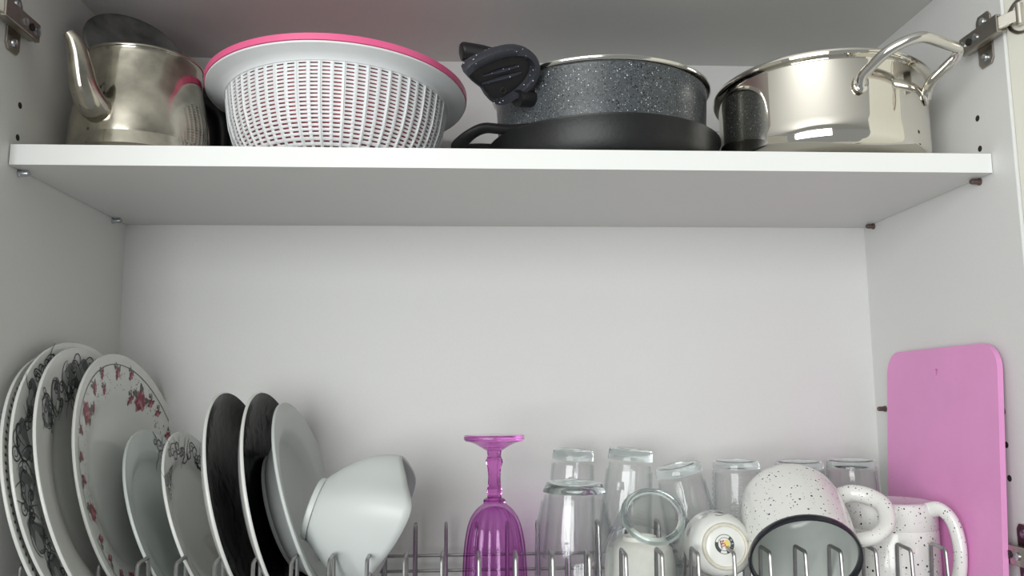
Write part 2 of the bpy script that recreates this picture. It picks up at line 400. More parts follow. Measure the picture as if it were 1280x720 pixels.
# ------------------------------------------------------------------ strainer and pink bowl
tiltn = Vector((.0063, .0562, 1)).normalized()
st = thing('strainer_basket', 'white slotted plastic strainer basket on the shelf beside the kettle', 'strainer', (-.189, .1348, .1199), frame(tiltn))
# local: rim plane at z=0, base at about -.099
def wallr(z):      # outer radius of the basket at local z
    pts = [(-.0985, .070), (-.094, .086), (-.085, .0975), (-.070, .1065), (-.050, .1130), (-.030, .1165), (-.012, .1185)]
    if z <= pts[0][0]: return pts[0][1]
    for (a, ra), (b, rb) in zip(pts, pts[1:]):
        if z <= b: return ra+(rb-ra)*(z-a)/(b-a)
    return pts[-1][1]
MB().lathe([(.1180, -.016), (.1190, -.0075), (.1250, -.0066), (.1340, -.0062), (.1385, -.0058), (.1402, -.0062), (.1400, -.0080), (.1345, -.0092), (.1285, -.0106), (.1225, -.0125), (.1205, -.016)], 128, closed=True).build('rim_flange', M['white_plastic'], st, ang=60)
NR = 32; rows = 22; z0 = -.095; z1 = -.0095
th = []
for k in range(NR):
    a = 2*PI*k/NR; da = 2*PI/NR
    th += [a, a+da*.09, a+da*.42, a+da*.58, a+da*.91]        # rib | slot | bar | slot | rib
hole_t = {1, 3}
zs = []
for k in range(rows):
    h = (z1-z0-.004)/rows; zs += [z0+k*h, z0+k*h+h*.58]
zs += [z1-.004, z1+.003]
v = [(wallr(z)*math.cos(a), wallr(z)*math.sin(a), z) for z in zs for a in th]; f = []
NT = len(th)
for j in range(len(zs)-1):
    for i in range(NT):
        if (i % 5) in hole_t and j % 2 == 1 and j < 2*rows: continue
        i2 = (i+1) % NT; f.append((j*NT+i, j*NT+i2, (j+1)*NT+i2, (j+1)*NT+i))
MB().add(v, f).build('lattice_wall', M['white_plastic'], st, solid=.0016, soff=0, ang=60)
MB().lathe([(0, -.0990), (.070, -.0990), (.0865, -.0945), (.0860, -.0925), (.069, -.0965), (0, -.0965)], 96).build('base', M['white_plastic'], st)
zz = [-.097, -.092, -.085, -.075, -.065, -.05, -.035, -.022, -.0090]
rib_me = None
for k in range(NR):
    if rib_me is None:
        o = MB().tube([(wallr(z)+.0006, 0, z) for z in zz], .0011, 6).build('rib', M['white_plastic'], st)
        rib_me = o.data
    else:
        o = bpy.data.objects.new('rib', rib_me); COL.objects.link(o); o.parent = st
    o.rotation_euler = (0, 0, 2*PI*(k/NR))
pb = thing('pink_bowl', 'pink plastic bowl nested inside the white strainer, rim showing', 'bowl', (-.189, .1348, .1199), frame(tiltn))
prof = [(0, -.0930), (.066, -.0930), (.082, -.0870), (.094, -.0780), (.1030, -.0640), (.1085, -.0460), (.1120, -.0260), (.1150, -.0080), (.1190, -.0060), (.1400, -.0056), (.1412, -.0056), (.1417, .0006), (.1395, .0018), (.1300, .0018), (.1180, .0006), (.1125, -.003), (.1100, -.0260), (.1065, -.0460), (.1010, -.0630), (.092, -.0765), (.080, -.085), (.065, -.0908), (0, -.0908)]
MB().lathe(prof[:8], 96).build('bowl_wall', M['pink_soft'], pb, ang=50, solid=.001, soff=-1)
MB().lathe(prof[7:16], 128, closed=True).build('rim', M['pink'], pb, ang=50)

# ------------------------------------------------------------------ skillet with the grey speckled pot in it
pan = thing('black_skillet', 'low black skillet with loop handle under the speckled pot', 'pan', (.1056, .1367, .0191))
MB().lathe([(0, 0), (.108, 0), (.118, .002), (.1235, .009), (.1260, .020), (.1272, .0365), (.1288, .0385), (.1290, .0405), (.1268, .0414), (.1248, .0400), (.1235, .027), (.121, .013), (.115, .0055), (.108, .003), (0, .003)], 96).build('pan_body', M['black_iron'], pan, ang=45)
KP = Matrix.Translation((-.1056, -.1367, -.0191))
hl = arc_round([(.0200, .0560, .0585), (-.0020, .0790, .0640), (-.0300, .0900, .0705), (-.0445, .0950, .0640), (-.0570, .1100, .0570), (-.0560, .1250, .0570), (-.0330, .1300, .0600), (-.0200, .1320, .0600)], .012, 5)
MB().tube(hl, .0085, 12, flat=.62, upv=(0, 0, 1)).xf(KP).build('loop_handle', M['black_iron'], pan)

pot = thing('speckled_pot', 'grey speckled stone-coated pot standing in the black skillet', 'pot', (.1035, .1365, .0225))
MB().lathe([(0, 0), (.098, 0), (.107, .003), (.1125, .010), (.1145, .020), (.1160, .060), (.1175, .090), (.1182, .0955), (.1160, .0962), (.1150, .090), (.1120, .020), (.106, .006), (0, .003)], 96).build('pot_body', M['stone'], pot, ang=50)
MB().lathe([(.1175, .0935), (.1200, .0945), (.1222, .0962), (.1222, .0985), (.1200, .0992), (.1165, .0990), (.1150, .0965)], 128, closed=True).build('steel_rim', M['steel_rod'], pot, ang=60)
KQ = Matrix.Translation((-.1035, -.1365, -.0225))
HN = Vector((.3067, -.7134, -.6301))
OUT = [(-0.0486, 0.0073, 0.103), (-0.0478, 0.0134, 0.0965), (-0.0408, 0.0203, 0.0921), (-0.032, 0.0278, 0.0879), (-0.0247, 0.0374, 0.0806), (-0.0146, 0.0439, 0.0781), (-0.0047, 0.0456, 0.0811), (0.007, 0.0443, 0.0883), (0.0187, 0.0423, 0.0961), (0.0254, 0.0352, 0.1074), (0.0253, 0.028, 0.1156), (0.017, 0.0178, 0.1231), (0.0007, 0.0098, 0.1242), (-0.0177, 0.0063, 0.1193), (-0.0349, 0.0057, 0.1115)]
INN = [(-0.0452, 0.0142, 0.0969), (-0.0399, 0.02, 0.0929), (-0.0311, 0.0269, 0.0894), (-0.0229, 0.0374, 0.0815), (-0.0138, 0.0424, 0.0802), (-0.0057, 0.0428, 0.0838), (0.005, 0.0412, 0.0908), (0.0138, 0.0378, 0.099), (0.0192, 0.0321, 0.1079), (0.0184, 0.0265, 0.1139), (0.0118, 0.0204, 0.1177), (0.001, 0.0163, 0.117), (-0.0157, 0.0132, 0.1123), (-0.0314, 0.0132, 0.1048)]
def resample(pts, n, c):
    """closed outline resampled by angle around c in the handle plane"""
    R = frame(HN); Ri = R.transposed(); sp_ = [Ri @ (Vector(p)-Vector(c)) for p in spline(pts, 8, True)]
    an = sorted([(math.atan2(q.y, q.x), q.length, q.z) for q in sp_]); out = []
    for k in range(n):
        a = -PI+2*PI*k/n; 
        b = min(range(len(an)), key=lambda i: abs(an[i][0]-a)); j = (b+1) % len(an) if an[b][0] < a else b-1
        a0, r0, zz0 = an[b]; a1, r1, zz1 = an[j]; dd_ = (a1-a0+PI) % (2*PI)-PI; t = 0 if abs(dd_) < 1e-6 else ((a-a0+PI) % (2*PI)-PI)/dd_
        out.append((a, r0+(r1-r0)*t, zz0))
    return [Vector(c)+R @ Vector((r*math.cos(a), r*math.sin(a), 0)) for a, r, z in out]
hc = (-.0090, .0265, .1005); n = 48
O_ = resample(OUT, n, hc); I_ = resample(INN, n, hc)
dN = HN.normalized()
rings = [[p-dN*.012 for p in O_], [p-dN*.001 for p in O_], [p*.85+q*.15+dN*.0012 for p, q in zip(O_, I_)], [p*.2+q*.8+dN*.0012 for p, q in zip(O_, I_)], [q-dN*.001 for q in I_], [q*.94+Vector(hc)*.06-dN*.0095 for q in I_]]
v = []; f = []
for r_ in rings: v += r_
for j in range(len(rings)-1):
    for k in range(n): f.append((j*n+k, j*n+(k+1) % n, (j+1)*n+(k+1) % n, (j+1)*n+k))
f.append(tuple(range(n)))                # back face
MB().add(v, f).xf(KQ).build('handle_frame', M['stone_dark'], pot, ang=50)
# recessed web with a ridge and a hanging hole
v = [q-dN*.0085 for q in I_]
MB().add(v, [tuple(range(n))]).xf(KQ).build('handle_web', M['black_plastic'], pot, smooth=False)
e1 = (Vector(INN[9])-Vector(INN[1])).normalized()
c0 = Vector(hc)
for off, ln in ((.0045, .021), (-.003, .024)):
    u_ = dN.cross(e1).normalized()*off
    MB().tube([c0-e1*ln+u_-dN*.0078, c0+u_-dN*.0070, c0+e1*ln*.8+u_-dN*.0078], [.0012, .0026, .0012], 8).xf(KQ).build('handle_ridge', M['stone_dark'], pot)
hh = Vector((-.0086, .0375, .0883))-dN*.0080
MB().lathe([(.0018, .0006), (.0030, .0012), (.0036, 0), (.0034, -.001), (0, -.001)], 20).xf(KQ @ Matrix.Translation(hh) @ frame(dN).to_4x4()).build('hanging_hole', M['hole'], pot)
MB().tube([(.0250, .0640, .0920), (.0130, .0520, .0890), (.0030, .0450, .0860)], [.0085, .0090, .0085], 16).xf(KQ).build('handle_ferrule', M['black_plastic'], pot)
MB().tube(spline([(-.0545, .060, .1415), (-.0490, .061, .1415), (-.0260, .064, .1385), (-.0060, .068, .1300), (.0180, .072, .1160)], 4), [.0035, .0075, .0090, .0098] + [.0098]*13, 16).xf(KQ).build('grip', M['black_plastic'], pot)

# ------------------------------------------------------------------ big steel pot
sp0 = thing('steel_pot', 'polished stainless steel pot with bent rod handles at shelf right', 'pot', (.340, .100, .0191))
stn = Vector((.035, .0615, 1)).normalized()
prof = [(0, 0), (.094, 0), (.101, .002), (.1060, .007), (.1078, .014), (.1080, .030), (.1080, .0880), (.1084, .0898), (.1110, .0903), (.1133, .0912), (.1145, .0935), (.1142, .0962), (.1120, .0978), (.1080, .0970), (.1065, .0900), (.1062, .030), (.1045, .012), (.099, .004), (0, .003)]
MB().lathe(prof, 160).xf(frame(stn).to_4x4()).build('pot_body', M['steel'], sp0, ang=40)
KS = Matrix.Translation((-.340, -.100, -.0191))
def rod_handle(mirror=False):
    pts = [(.3345, -.0065, .0840), (.3330, -.0120, .0915), (.3480, -.0380, .1080), (.3720, -.0500, .1165), (.4200, -.0320, .1125), (.4225, -.0240, .1075), (.4150, .0080, .0960), (.4165, .0180, .0925), (.4180, .0250, .0840)]
    if mirror: pts = [(.68-x, .2-y, z) for x, y, z in pts]
    p = arc_round(pts, .012, 5)
    h = MB().tube(p, .0051, 14).xf(KS).build('rod_handle', M['steel_rod'], sp0)
    for q, nx in ((pts[0], pts[1]), (pts[-1], pts[-2])):
        cdir = Vector((q[0]-.34, q[1]-.1, 0)).normalized()
        c = Vector((.34, .1, 0))+cdir*.1085; c.z = .0860
        m = MB().lathe([(0, .0022), (.0050, .0020), (.0064, .0006), (.0064, -.001), (0, -.001)], 20).xf(Matrix.Translation(c) @ frame(cdir, (0, 0, 1)).to_4x4() @ Matrix.Diagonal((1.5, 1.1, 1, 1))).xf(KS)
        m.build('handle_pad', M['steel_rod'], h)
        for dx, dz in ((-.0025, -.003), (.0025, -.003), (0, .003)):
            t_ = Vector((-cdir.y, cdir.x, 0)); cc = c+t_*dx+Vector((0, 0, dz))+cdir*.0021
            MB().lathe([(0, .0006), (.0008, .0004), (.0011, 0), (0, 0)], 10).xf(Matrix.Translation(cc) @ frame(cdir, (0, 0, 1)).to_4x4()).xf(KS).build('weld_spot', M['lid_steel'], h)
rod_handle(); rod_handle(True)

# ------------------------------------------------------------------ dish rack
rack = thing('dish_rack', 'grey wire dish rack along the bottom of the cabinet', 'dish rack', (0, .13, BOT))
RX = [-.4499+.03448*i for i in range(27)]
def rk(pts, rad=.006): return [(x, y-.13, z-BOT) for x, y, z in arc_round(pts, rad, 4)]
WR = .0019
def wire_me(name, pts, rad):
    o = MB().tube(rk(pts, rad), WR, 8).build(name, M['wire'], rack); return o
first = None
ft = wire_me('front_tine', [(0, .036, -.4475), (0, .0405, -.3615), (0, .066, -.3600), (0, .072, -.4475)], .004)
bt = wire_me('back_tine', [(0, .192, -.4475), (0, .1990, -.3560), (0, .2160, -.3545), (0, .2300, -.4475)], .004)
cw = wire_me('cross_wire', [(0, .022, -.4400), (0, .024, -.4475), (0, .238, -.4475), (0, .240, -.4400)], .003)
for o in (ft, bt, cw):
    for i, x in enumerate(RX):
        c = o if i == 0 else bpy.data.objects.new(o.name.split('.')[0], o.data)
        if i: COL.objects.link(c); c.parent = rack
        c.location = (x, 0, 0)
for y, z in ((.022, -.437), (.240, -.437), (.045, -.4513), (.085, -.4513), (.130, -.4513), (.175, -.4513), (.215, -.4513), (.2345, -.3940), (.2345, -.4110), (.0305, -.4110)):
    wire_me('long_wire', [(-.4585, y, z), (.4585, y, z)], .001)
for x in (-.4585, .4585):
    wire_me('end_frame', [(x, .0305, -.437), (x, .0305, -.4080), (x, .2345, -.3910), (x, .2345, -.437)], .010)
    wire_me('end_frame', [(x, .018, -.437), (x, .244, -.437)], .01)
for x in (-.42, .42):
    for y in (.04, .22):
        wire_me('foot', [(x, y-.006, -.4513), (x, y-.006, BOT+WR), (x, y+.006, BOT+WR), (x, y+.006, -.4513)], .004)

# ------------------------------------------------------------------ plates
class Plate:
    """local: +Z is the eating side normal, rim edge circle at z=0, +X to the cabinet back, +Y up"""
    def __init__(s, name, label, cat, c, psi, lam, R, prof, mat, seg=112, group=None, under=None, foot=.55):
        n = Vector((math.cos(psi)*math.cos(lam), -math.sin(psi)*math.cos(lam), math.sin(lam)))
        s.root = thing(name, label, cat, c, frame(n, (0, 1, 0)), group)
        s.R = R; s.prof = [(r*R, z) for r, z in prof]          # eating surface from rim to centre
        th = .0034
        top = s.prof; bot = [(r if r > 0 else 0, z-th) for r, z in top]
        edge = [(R, 0), (R+.0008, -.0010), (R+.0006, -.0026)]
        fr = foot*R
        if under is None:
            loop = edge+bot[1:]
            MB().lathe(top[::-1]+loop[1:], seg).build('plate_body', mat, s.root, ang=60)
        else:
            MB().lathe(top[::-1], seg).build('glazed_face', mat, s.root, ang=60)
            MB().lathe([(R-.0005, .0002)]+edge+bot[1:], seg).build('underside', under, s.root, ang=60)
        zb = s.z(fr)-th
        MB().lathe([(fr-.003, zb+.001), (fr-.003, zb-.0035), (fr-.0005, zb-.0042), (fr+.002, zb-.003), (fr+.0035, zb+.001)], 72).build('foot_ring', under or mat, s.root)
    def z(s, r):
        P = s.prof
        for (a, za), (b, zb) in zip(P, P[1:]):
            if b <= r <= a: return za+(zb-za)*(r-a)/(b-a)
        return P[-1][1]
    def at(s, u, ang, e=.00035):
        r = u*s.R; return Vector((r*math.cos(ang), r*math.sin(ang), s.z(r)+e))
    def xy(s, x, y, e=.00035):
        r = math.hypot(x, y); return Vector((x, y, s.z(min(r, s.R*.999))+e))
    def blob(s, mb, x, y, r, lob=5, amp=.25, ph=0, sx=1, rot=0, e=.0004, n=20):
        pts = [s.xy(x, y, e)]
        for k in range(n):
            a = 2*PI*k/n; q = r*(1+amp*math.sin(lob*a+ph)); dx = q*math.cos(a)*sx; dy = q*math.sin(a)
            pts.append(s.xy(x+dx*math.cos(rot)-dy*math.sin(rot), y+dx*math.sin(rot)+dy*math.cos(rot), e))
        mb.add(pts, [(0, k+1, (k+1) % n+1) for k in range(n)])
    def line(s, mb, pts, w, e=.0005):
        """pts: local x,y; ribbon with tapering ends"""
        n = len(pts); v = []; f = []
        for i, (x, y) in enumerate(pts):
            a = Vector(pts[min(i+1, n-1)]); b = Vector(pts[max(i-1, 0)]); t = (a-b)
            if t.length < 1e-9: t = Vector((1, 0))
            t.normalize(); ww = w*(.35+.65*math.sin(PI*min(max((i+.5)/n, 0), 1)))*.5
            v.append(s.xy(x-t.y*ww, y+t.x*ww, e)); v.append(s.xy(x+t.y*ww, y-t.x*ww, e))
        for i in range(n-1): f.append((2*i, 2*i+1, 2*i+3, 2*i+2))
        mb.add(v, f)
    def curl(s, mb, x, y, size, rot, turns=1.4, hand=1, w=.0012):
        """a stem that ends in a spiral"""
        pts = []; N = 30
        for i in range(N):
            t = i/(N-1)
            if t < .35: px = size*(t/.35-1)*1.3; py = size*.35*math.sin(t/.35*PI*.5)
            else:
                q = (t-.35)/.65; r = size*.5*(1-.8*q); a = PI/2-q*turns*2*PI
                px = r*math.cos(a)+0; py = size*.35-size*.5+r*math.sin(a)
            py *= hand
            pts.append((x+px*math.cos(rot)-py*math.sin(rot), y+px*math.sin(rot)+py*math.cos(rot)))
        s.line(mb, pts, w)

DIN = [(1, 0), (.985, -.0004), (.93, -.0022), (.82, -.0058), (.72, -.0090), (.66, -.0125), (.60, -.0158), (.52, -.0170), (.25, -.0176), (0, -.0176)]
SIDE = [(1, 0), (.985, -.0004), (.92, -.0020), (.80, -.0045), (.74, -.0062), (.69, -.0100), (.64, -.0122), (.52, -.0128), (0, -.0130)]
SOUP = [(1, 0), (.985, -.0004), (.90, -.0022), (.78, -.0050), (.72, -.0085), (.66, -.0180), (.58, -.0260), (.46, -.0305), (.25, -.0318), (0, -.0318)]
COUP = [(1, 0), (.985, -.0005), (.92, -.0050), (.82, -.0100), (.70, -.0135), (.55, -.0155), (.3, -.0165), (0, -.0165)]

p1 = Plate('dinner_plate', 'white dinner plate nearest the left wall, its face hidden by the next', 'plate', (-.4228, .103, -.3017), .0024, .2781, .1396, DIN, M['porcelain'], group='large dinner plates leaning on the left')
m = MB(); m2 = MB()
for k in range(46):
    a = math.radians(95+k*3.1); p1.blob(m, .95*p1.R*math.cos(a), .95*p1.R*math.sin(a), .0013, 4, .3, k, 1.8, a)
m.build('edge_print', M['print_black'], p1.root, smooth=False)

def scroll_plate(P, spots, dens=1.0, seed=1):
    rnd = random.Random(seed); g = MB(); g2 = MB(); b = MB(); R = P.R
    for a0, u, sz in spots:
        a = math.radians(a0); x, y = u*R*math.cos(a), u*R*math.sin(a)
        P.blob(g, x, y, sz*.60, 3, .22, rnd.random()*6, .8, a+rnd.random(), .0003)
        P.blob(g2, x+sz*.22*math.cos(a+1), y+sz*.22*math.sin(a+1), sz*.30, 3, .2, rnd.random()*6, .9, a, .00045)
        for k in range(int(6*dens)):
            aa = a+rnd.uniform(-.13, .13)*sz/.02; uu = min(.95, u+rnd.uniform(-.13, .10)*sz/.02)
            P.curl(b, uu*R*math.cos(aa), uu*R*math.sin(aa), sz*rnd.uniform(.32, .6), rnd.uniform(0, 6.28), rnd.uniform(.9, 1.6), rnd.choice((-1, 1)), .0012)
        for k in range(3):                                    # long arcs
            r0 = sz*rnd.uniform(.5, .8); s0 = rnd.uniform(0, 6.28)
            pts = []
            for i in range(16):
                t = s0+i/15*rnd.choice((2.4, 2.4)); xx = x+r0*math.cos(t)*.8; yy = y+r0*math.sin(t)
                rr = math.hypot(xx, yy)
                if rr > .965*R: xx *= .965*R/rr; yy *= .965*R/rr
                pts.append((xx, yy))
            P.line(b, pts, .0012)
    g.build('grey_leaf_print', M['print_grey'], P.root, smooth=False)
    g2.build('pale_leaf_print', M['print_lgrey'], P.root, smooth=False)
    b.build('scroll_print', M['print_black'], P.root, smooth=False)
p2 = Plate('dinner_plate', 'dinner plate with black scrolls and dark grey leaves, second from the left wall', 'plate', (-.4108, .1098, -.2925), .0685, .2545, .1417, DIN, M['porcelain'], group='large dinner plates leaning on the left')
scroll_plate(p2, [(112, .85, .022), (133, .84, .026), (156, .84, .030), (176, .82, .030), (196, .84, .028), (214, .83, .024)], 1.2, 5)
p3 = Plate('dinner_plate', 'dinner plate with grey leaf and black scroll motif just left of the rose plate', 'plate', (-.4005, .1104, -.2958), -.0155, .2865, .1409, DIN, M['porcelain'], group='large dinner plates leaning on the left')
scroll_plate(p3, [(88, .80, .030), (106, .80, .026), (124, .78, .026), (140, .82, .024)], 1.3, 9)

p4 = Plate('rose_plate', 'large white dinner plate bordered with red roses and a fine dark line', 'plate', (-.3878, .1528, -.2955), .023, .2549, .1352, DIN, M['porcelain'], group='large dinner plates leaning on the left')
ln = MB()
def ringline(P, mb, u, a0, a1, w=.0009):
    N = int(abs(a1-a0)/2.5)+2; v = []; f = []
    for i in range(N):
        a = math.radians(a0+(a1-a0)*i/(N-1)); v.append(P.at(u, a, .0004)); v.append(P.at(u-w/P.R, a, .0004))
    for i in range(N-1): f.append((2*i, 2*i+1, 2*i+3, 2*i+2))
    mb.add(v, f)
for a0, a1 in ((-60, 3), (7, 150), (155, 192), (200, 240)): ringline(p4, ln, .925, a0, a1)
ln.build('rim_line', M['print_dark'], p4.root, smooth=False)
rs = MB(); rl = MB(); lf = MB(); rnd = random.Random(3)
def rp(a, u): a = math.radians(a); return u*p4.R*math.cos(a), u*p4.R*math.sin(a)
def bloom(a, u, s, st=1.0):
    x, y = rp(a, u); A = math.radians(a)
    p4.blob(rl, x, y, s*1.05, 6, .2, rnd.random()*6, st, A, .0003)
    p4.blob(rs, x, y, s*.85, 5, .18, rnd.random()*6, st, A, .0005)
    for k in range(3):
        b_ = A+rnd.uniform(0, 6.28); p4.blob(rl, x+s*.35*math.cos(b_), y+s*.35*math.sin(b_), s*.22, 3, .3, 0, 1.6, b_, .0007, 10)
    for k in range(3):
        b_ = A+rnd.uniform(0, 6.28); p4.blob(lf, x+s*1.3*math.cos(b_), y+s*1.3*math.sin(b_), s*.32, 3, .35, rnd.random()*6, 1.7, b_, .0004, 12)
def bud(a, u, s=.0042):
    x, y = rp(a, u); A = math.radians(a)
    p4.blob(rs, x, y, s, 5, .30, rnd.random()*6, 1.2, A, .0005, 16)
    p4.blob(rs, x-s*1.2*math.cos(A-.4), y-s*1.2*math.sin(A-.4), s*.5, 3, .35, rnd.random()*6, 1.4, A, .0005, 10)
    p4.blob(lf, x+s*1.1*math.cos(A-.7), y+s*1.1*math.sin(A-.7), s*.5, 3, .4, 1, 1.6, A-.5, .0004, 10)
    p4.blob(rl, x-s*.6*math.cos(A+.6), y-s*.6*math.sin(A+.6), s*.6, 3, .3, 1, 1.3, A, .0006, 12)
    p4.line(lf, [(x+t*s*2.4*math.cos(A+.5*t), y+t*s*2.4*math.sin(A+.5*t)) for t in (.3, .6, .9, 1.2)], .0012)
    p4.blob(lf, x+s*1.9*math.cos(A+.9), y+s*1.9*math.sin(A+.9), s*.45, 3, .3, 2, 1.6, A+1, .0004, 10)
for a, u, s_, st in ((57, .75, .0105, 1), (137, .80, .0095, 1.3), (190, .80, .0085, 1), (-40, .78, .009, 1), (240, .80, .009, 1)): bloom(a, u, s_, st)
for a, u in ((150, .86), (119, .84), (106, .76), (107, .88), (88, .86), (73, .88), (47, .83), (68, .70), (38, .84), (22, .84), (10, .86), (-4, .84), (-18, .85), (126, .72), (163, .85), (174, .85), (203, .84), (214, .85), (226, .84)): bud(a, u, rnd.uniform(.0030, .0044))
for k in range(220):
    x, y = rp(rnd.uniform(-60, 240), rnd.uniform(.69, .9)); p4.blob(lf, x, y, .0007, 2, .1, 0, 1, 0, .0003, 7)
rs.build('rose_print', M['print_rose'], p4.root, smooth=False); rl.build('petal_print', M['print_rose_l'], p4.root, smooth=False); lf.build('leaf_print', M['print_leaf'], p4.root, smooth=False)

p5 = Plate('side_plate', 'small pale side plate with one black scroll, in front of the rose plate', 'plate', (-.3561, .1635, -.3386), .0026, .3805, .1006, SIDE, M['porcelain_green'], group='small side plates')
b = MB()
for a, u, s_, ro, h_ in ((68, .88, .012, 2.2, 1), (61, .90, .011, 4.6, -1), (64, .79, .013, 1.2, 1), (73, .91, .009, 5.2, 1), (56, .84, .011, .4, -1)):
    a = math.radians(a); p5.curl(b, u*p5.R*math.cos(a), u*p5.R*math.sin(a), s_, ro, 1.2, h_, .0013)
b.build('scroll_print', M['print_black'], p5.root, smooth=False)
p6 = Plate('side_plate', 'small side plate with a band of fine black scrolls, left of the black plates', 'plate', (-.3184, .1614, -.3412), .0102, .3708, .1002, SIDE, M['porcelain'], group='small side plates')
b = MB(); rnd = random.Random(12)
for k in range(26):
    a = math.radians(150-k*5.6); u = rnd.uniform(.74, .92)
    p6.curl(b, u*p6.R*math.cos(a), u*p6.R*math.sin(a), rnd.uniform(.010, .017), a+rnd.choice((1.4, -1.4, 0, 3)), rnd.uniform(.9, 1.5), rnd.choice((-1, 1)), .0014)
b.build('scroll_print', M['print_black'], p6.root, smooth=False)
p7 = Plate('black_plate', 'glossy black plate with white edge, left one of the black pair', 'plate', (-.2752, .1548, -.3199), .0364, .2628, .1176, COUP, M['black_glaze'], under=M['porcelain'], group='black plates')
p8 = Plate('black_plate', 'glossy black plate with white edge, right one, behind the deep white plate', 'plate', (-.2382, .1515, -.3207), .0567, .2482, .118, COUP, M['black_glaze'], under=M['porcelain'], group='black plates')
p10 = Plate('soup_plate', 'deep white soup plate leaning behind the tipped white bowl', 'plate', (-.2102, .1649, -.3233), .0392, .3204, .1114, SOUP, M['bowl'])

# ------------------------------------------------------------------ tipped square bowl
bw = thing('square_bowl', 'white rounded-square porcelain bowl lying tipped on the rack', 'bowl', (-.155, .105, -.40))
mouth = [(-0.1133, 0.11, -0.2723), (-0.1054, 0.07, -0.2948), (-0.0998, 0.045, -0.3174), (-0.1147, 0.05, -0.3493), (-0.1403, 0.07, -0.3834), (-0.1485, 0.11, -0.4069), (-0.1344, 0.15, -0.3864), (-0.1167, 0.165, -0.3438), (-0.1019, 0.155, -0.3008)]
mo = [Vector(p) for p in spline(mouth, 8, True)]; N = len(mo)
mc = sum(mo, Vector())/N; bc = Vector((-.2000, .105, -.323))
ax = (mc-bc).normalized(); ax = Vector((.95, -.02, -.29)).normalized()
v = []; f = []; S = 12
levels = [(0.0, .30), (.0, .75), (.0, 1.0)]
bdir = []
for p in mo:
    d_ = (p-mc); d_ = (d_-ax*d_.dot(ax)).normalized(); bdir.append(d_)
rings = []
rings.append([bc+d_*.010 for d_ in bdir]); rings.append([bc+d_*.028 for d_ in bdir])
for i in range(1, S+1):
    t = i/S; g = math.sin(t*PI/2)**.85 if t < 1 else 1; ring = []
    for p, d_ in zip(mo, bdir):
        b0 = bc+d_*.028; axial = (p-b0).dot(ax); rad = (p-b0)-ax*axial
        ring.append(b0+ax*axial*t+rad*g)
    rings.append(ring)
for r_ in rings: v += r_
for j in range(len(rings)-1):
    for k in range(N): f.append((j*N+k, j*N+(k+1) % N, (j+1)*N+(k+1) % N, (j+1)*N+k))
v.append(bc); c_ = len(v)-1
for k in range(N): f.append((k, (k+1) % N, c_))
BO = Matrix.Translation((.155, -.105, .40))
MB().add(v, f).xf(BO).build('bowl_body', M['bowl'], bw, ang=60, solid=.0032, soff=-1)
MB().lathe([(.0270, -.001), (.0280, .0020), (.0298, .0028), (.0312, .0015), (.0318, -.003)], 48, closed=True).xf(BO @ Matrix.Translation(bc) @ frame(-ax).to_4x4()).build('foot_ring', M['bowl'], bw)

# ------------------------------------------------------------------ purple goblet, upside down
gb = thing('purple_goblet', 'purple pressed-glass goblet standing upside down on its rim', 'goblet', (-.0190, .12, -.4475))
H = .193
def flute(a, z): return .95+.06*abs(math.sin(a*8))
bo = [(.0345, 0), (.0345, .010), (.0335, .045), (.0325, .070), (.0305, .090), (.0265, .107), (.0200, .118), (.0125, .1245), (.0098, .1265)]
bi = [(.0098*0, .1225), (.0090, .1210), (.0175, .1150), (.0240, .1045), (.0280, .088), (.0300, .068), (.0310, .045), (.0320, .010), (.0325, 0)]
prof = [(r, z) for r, z in spline(bo, 3)]+[(0, .1265)]
inner = [(r, z) for r, z in spline(bi, 3)]
MB().lathe([(0, .1265)]+[(r, z) for r, z in spline(bo[::-1], 3)]+inner[::-1], 160, rfun=flute).build('bowl', M['purple'], gb, ang=18)
stem = [(0, .1262), (.0115, .1262), (.0122, .1280), (.0110, .1300), (.0078, .1312), (.0072, .1345), (.0086, .1375), (.0080, .1400), (.0070, .1430), (.0066, .1530), (.0074, .1620), (.0090, .1665), (.0094, .1690), (.0080, .1715), (.0072, .1740), (.0078, .1790)]
def octf(a, z): return 1/math.cos(((a+PI/8) % (PI/4))-PI/8)*.96
MB().lathe(stem+[(0, .1790)], 48, rfun=octf).build('stem', M['purple_deep'], gb, ang=25)
MB().lathe([(0, .1788), (.0080, .1788), (.0130, .1820), (.0200, .1860), (.0270, .1885), (.0302, .1890), (.0316, .1905), (.0317, .1938), (.0306, .1952), (.0280, .1954), (0, .1946)], 72).build('foot', M['purple_deep'], gb, ang=50)

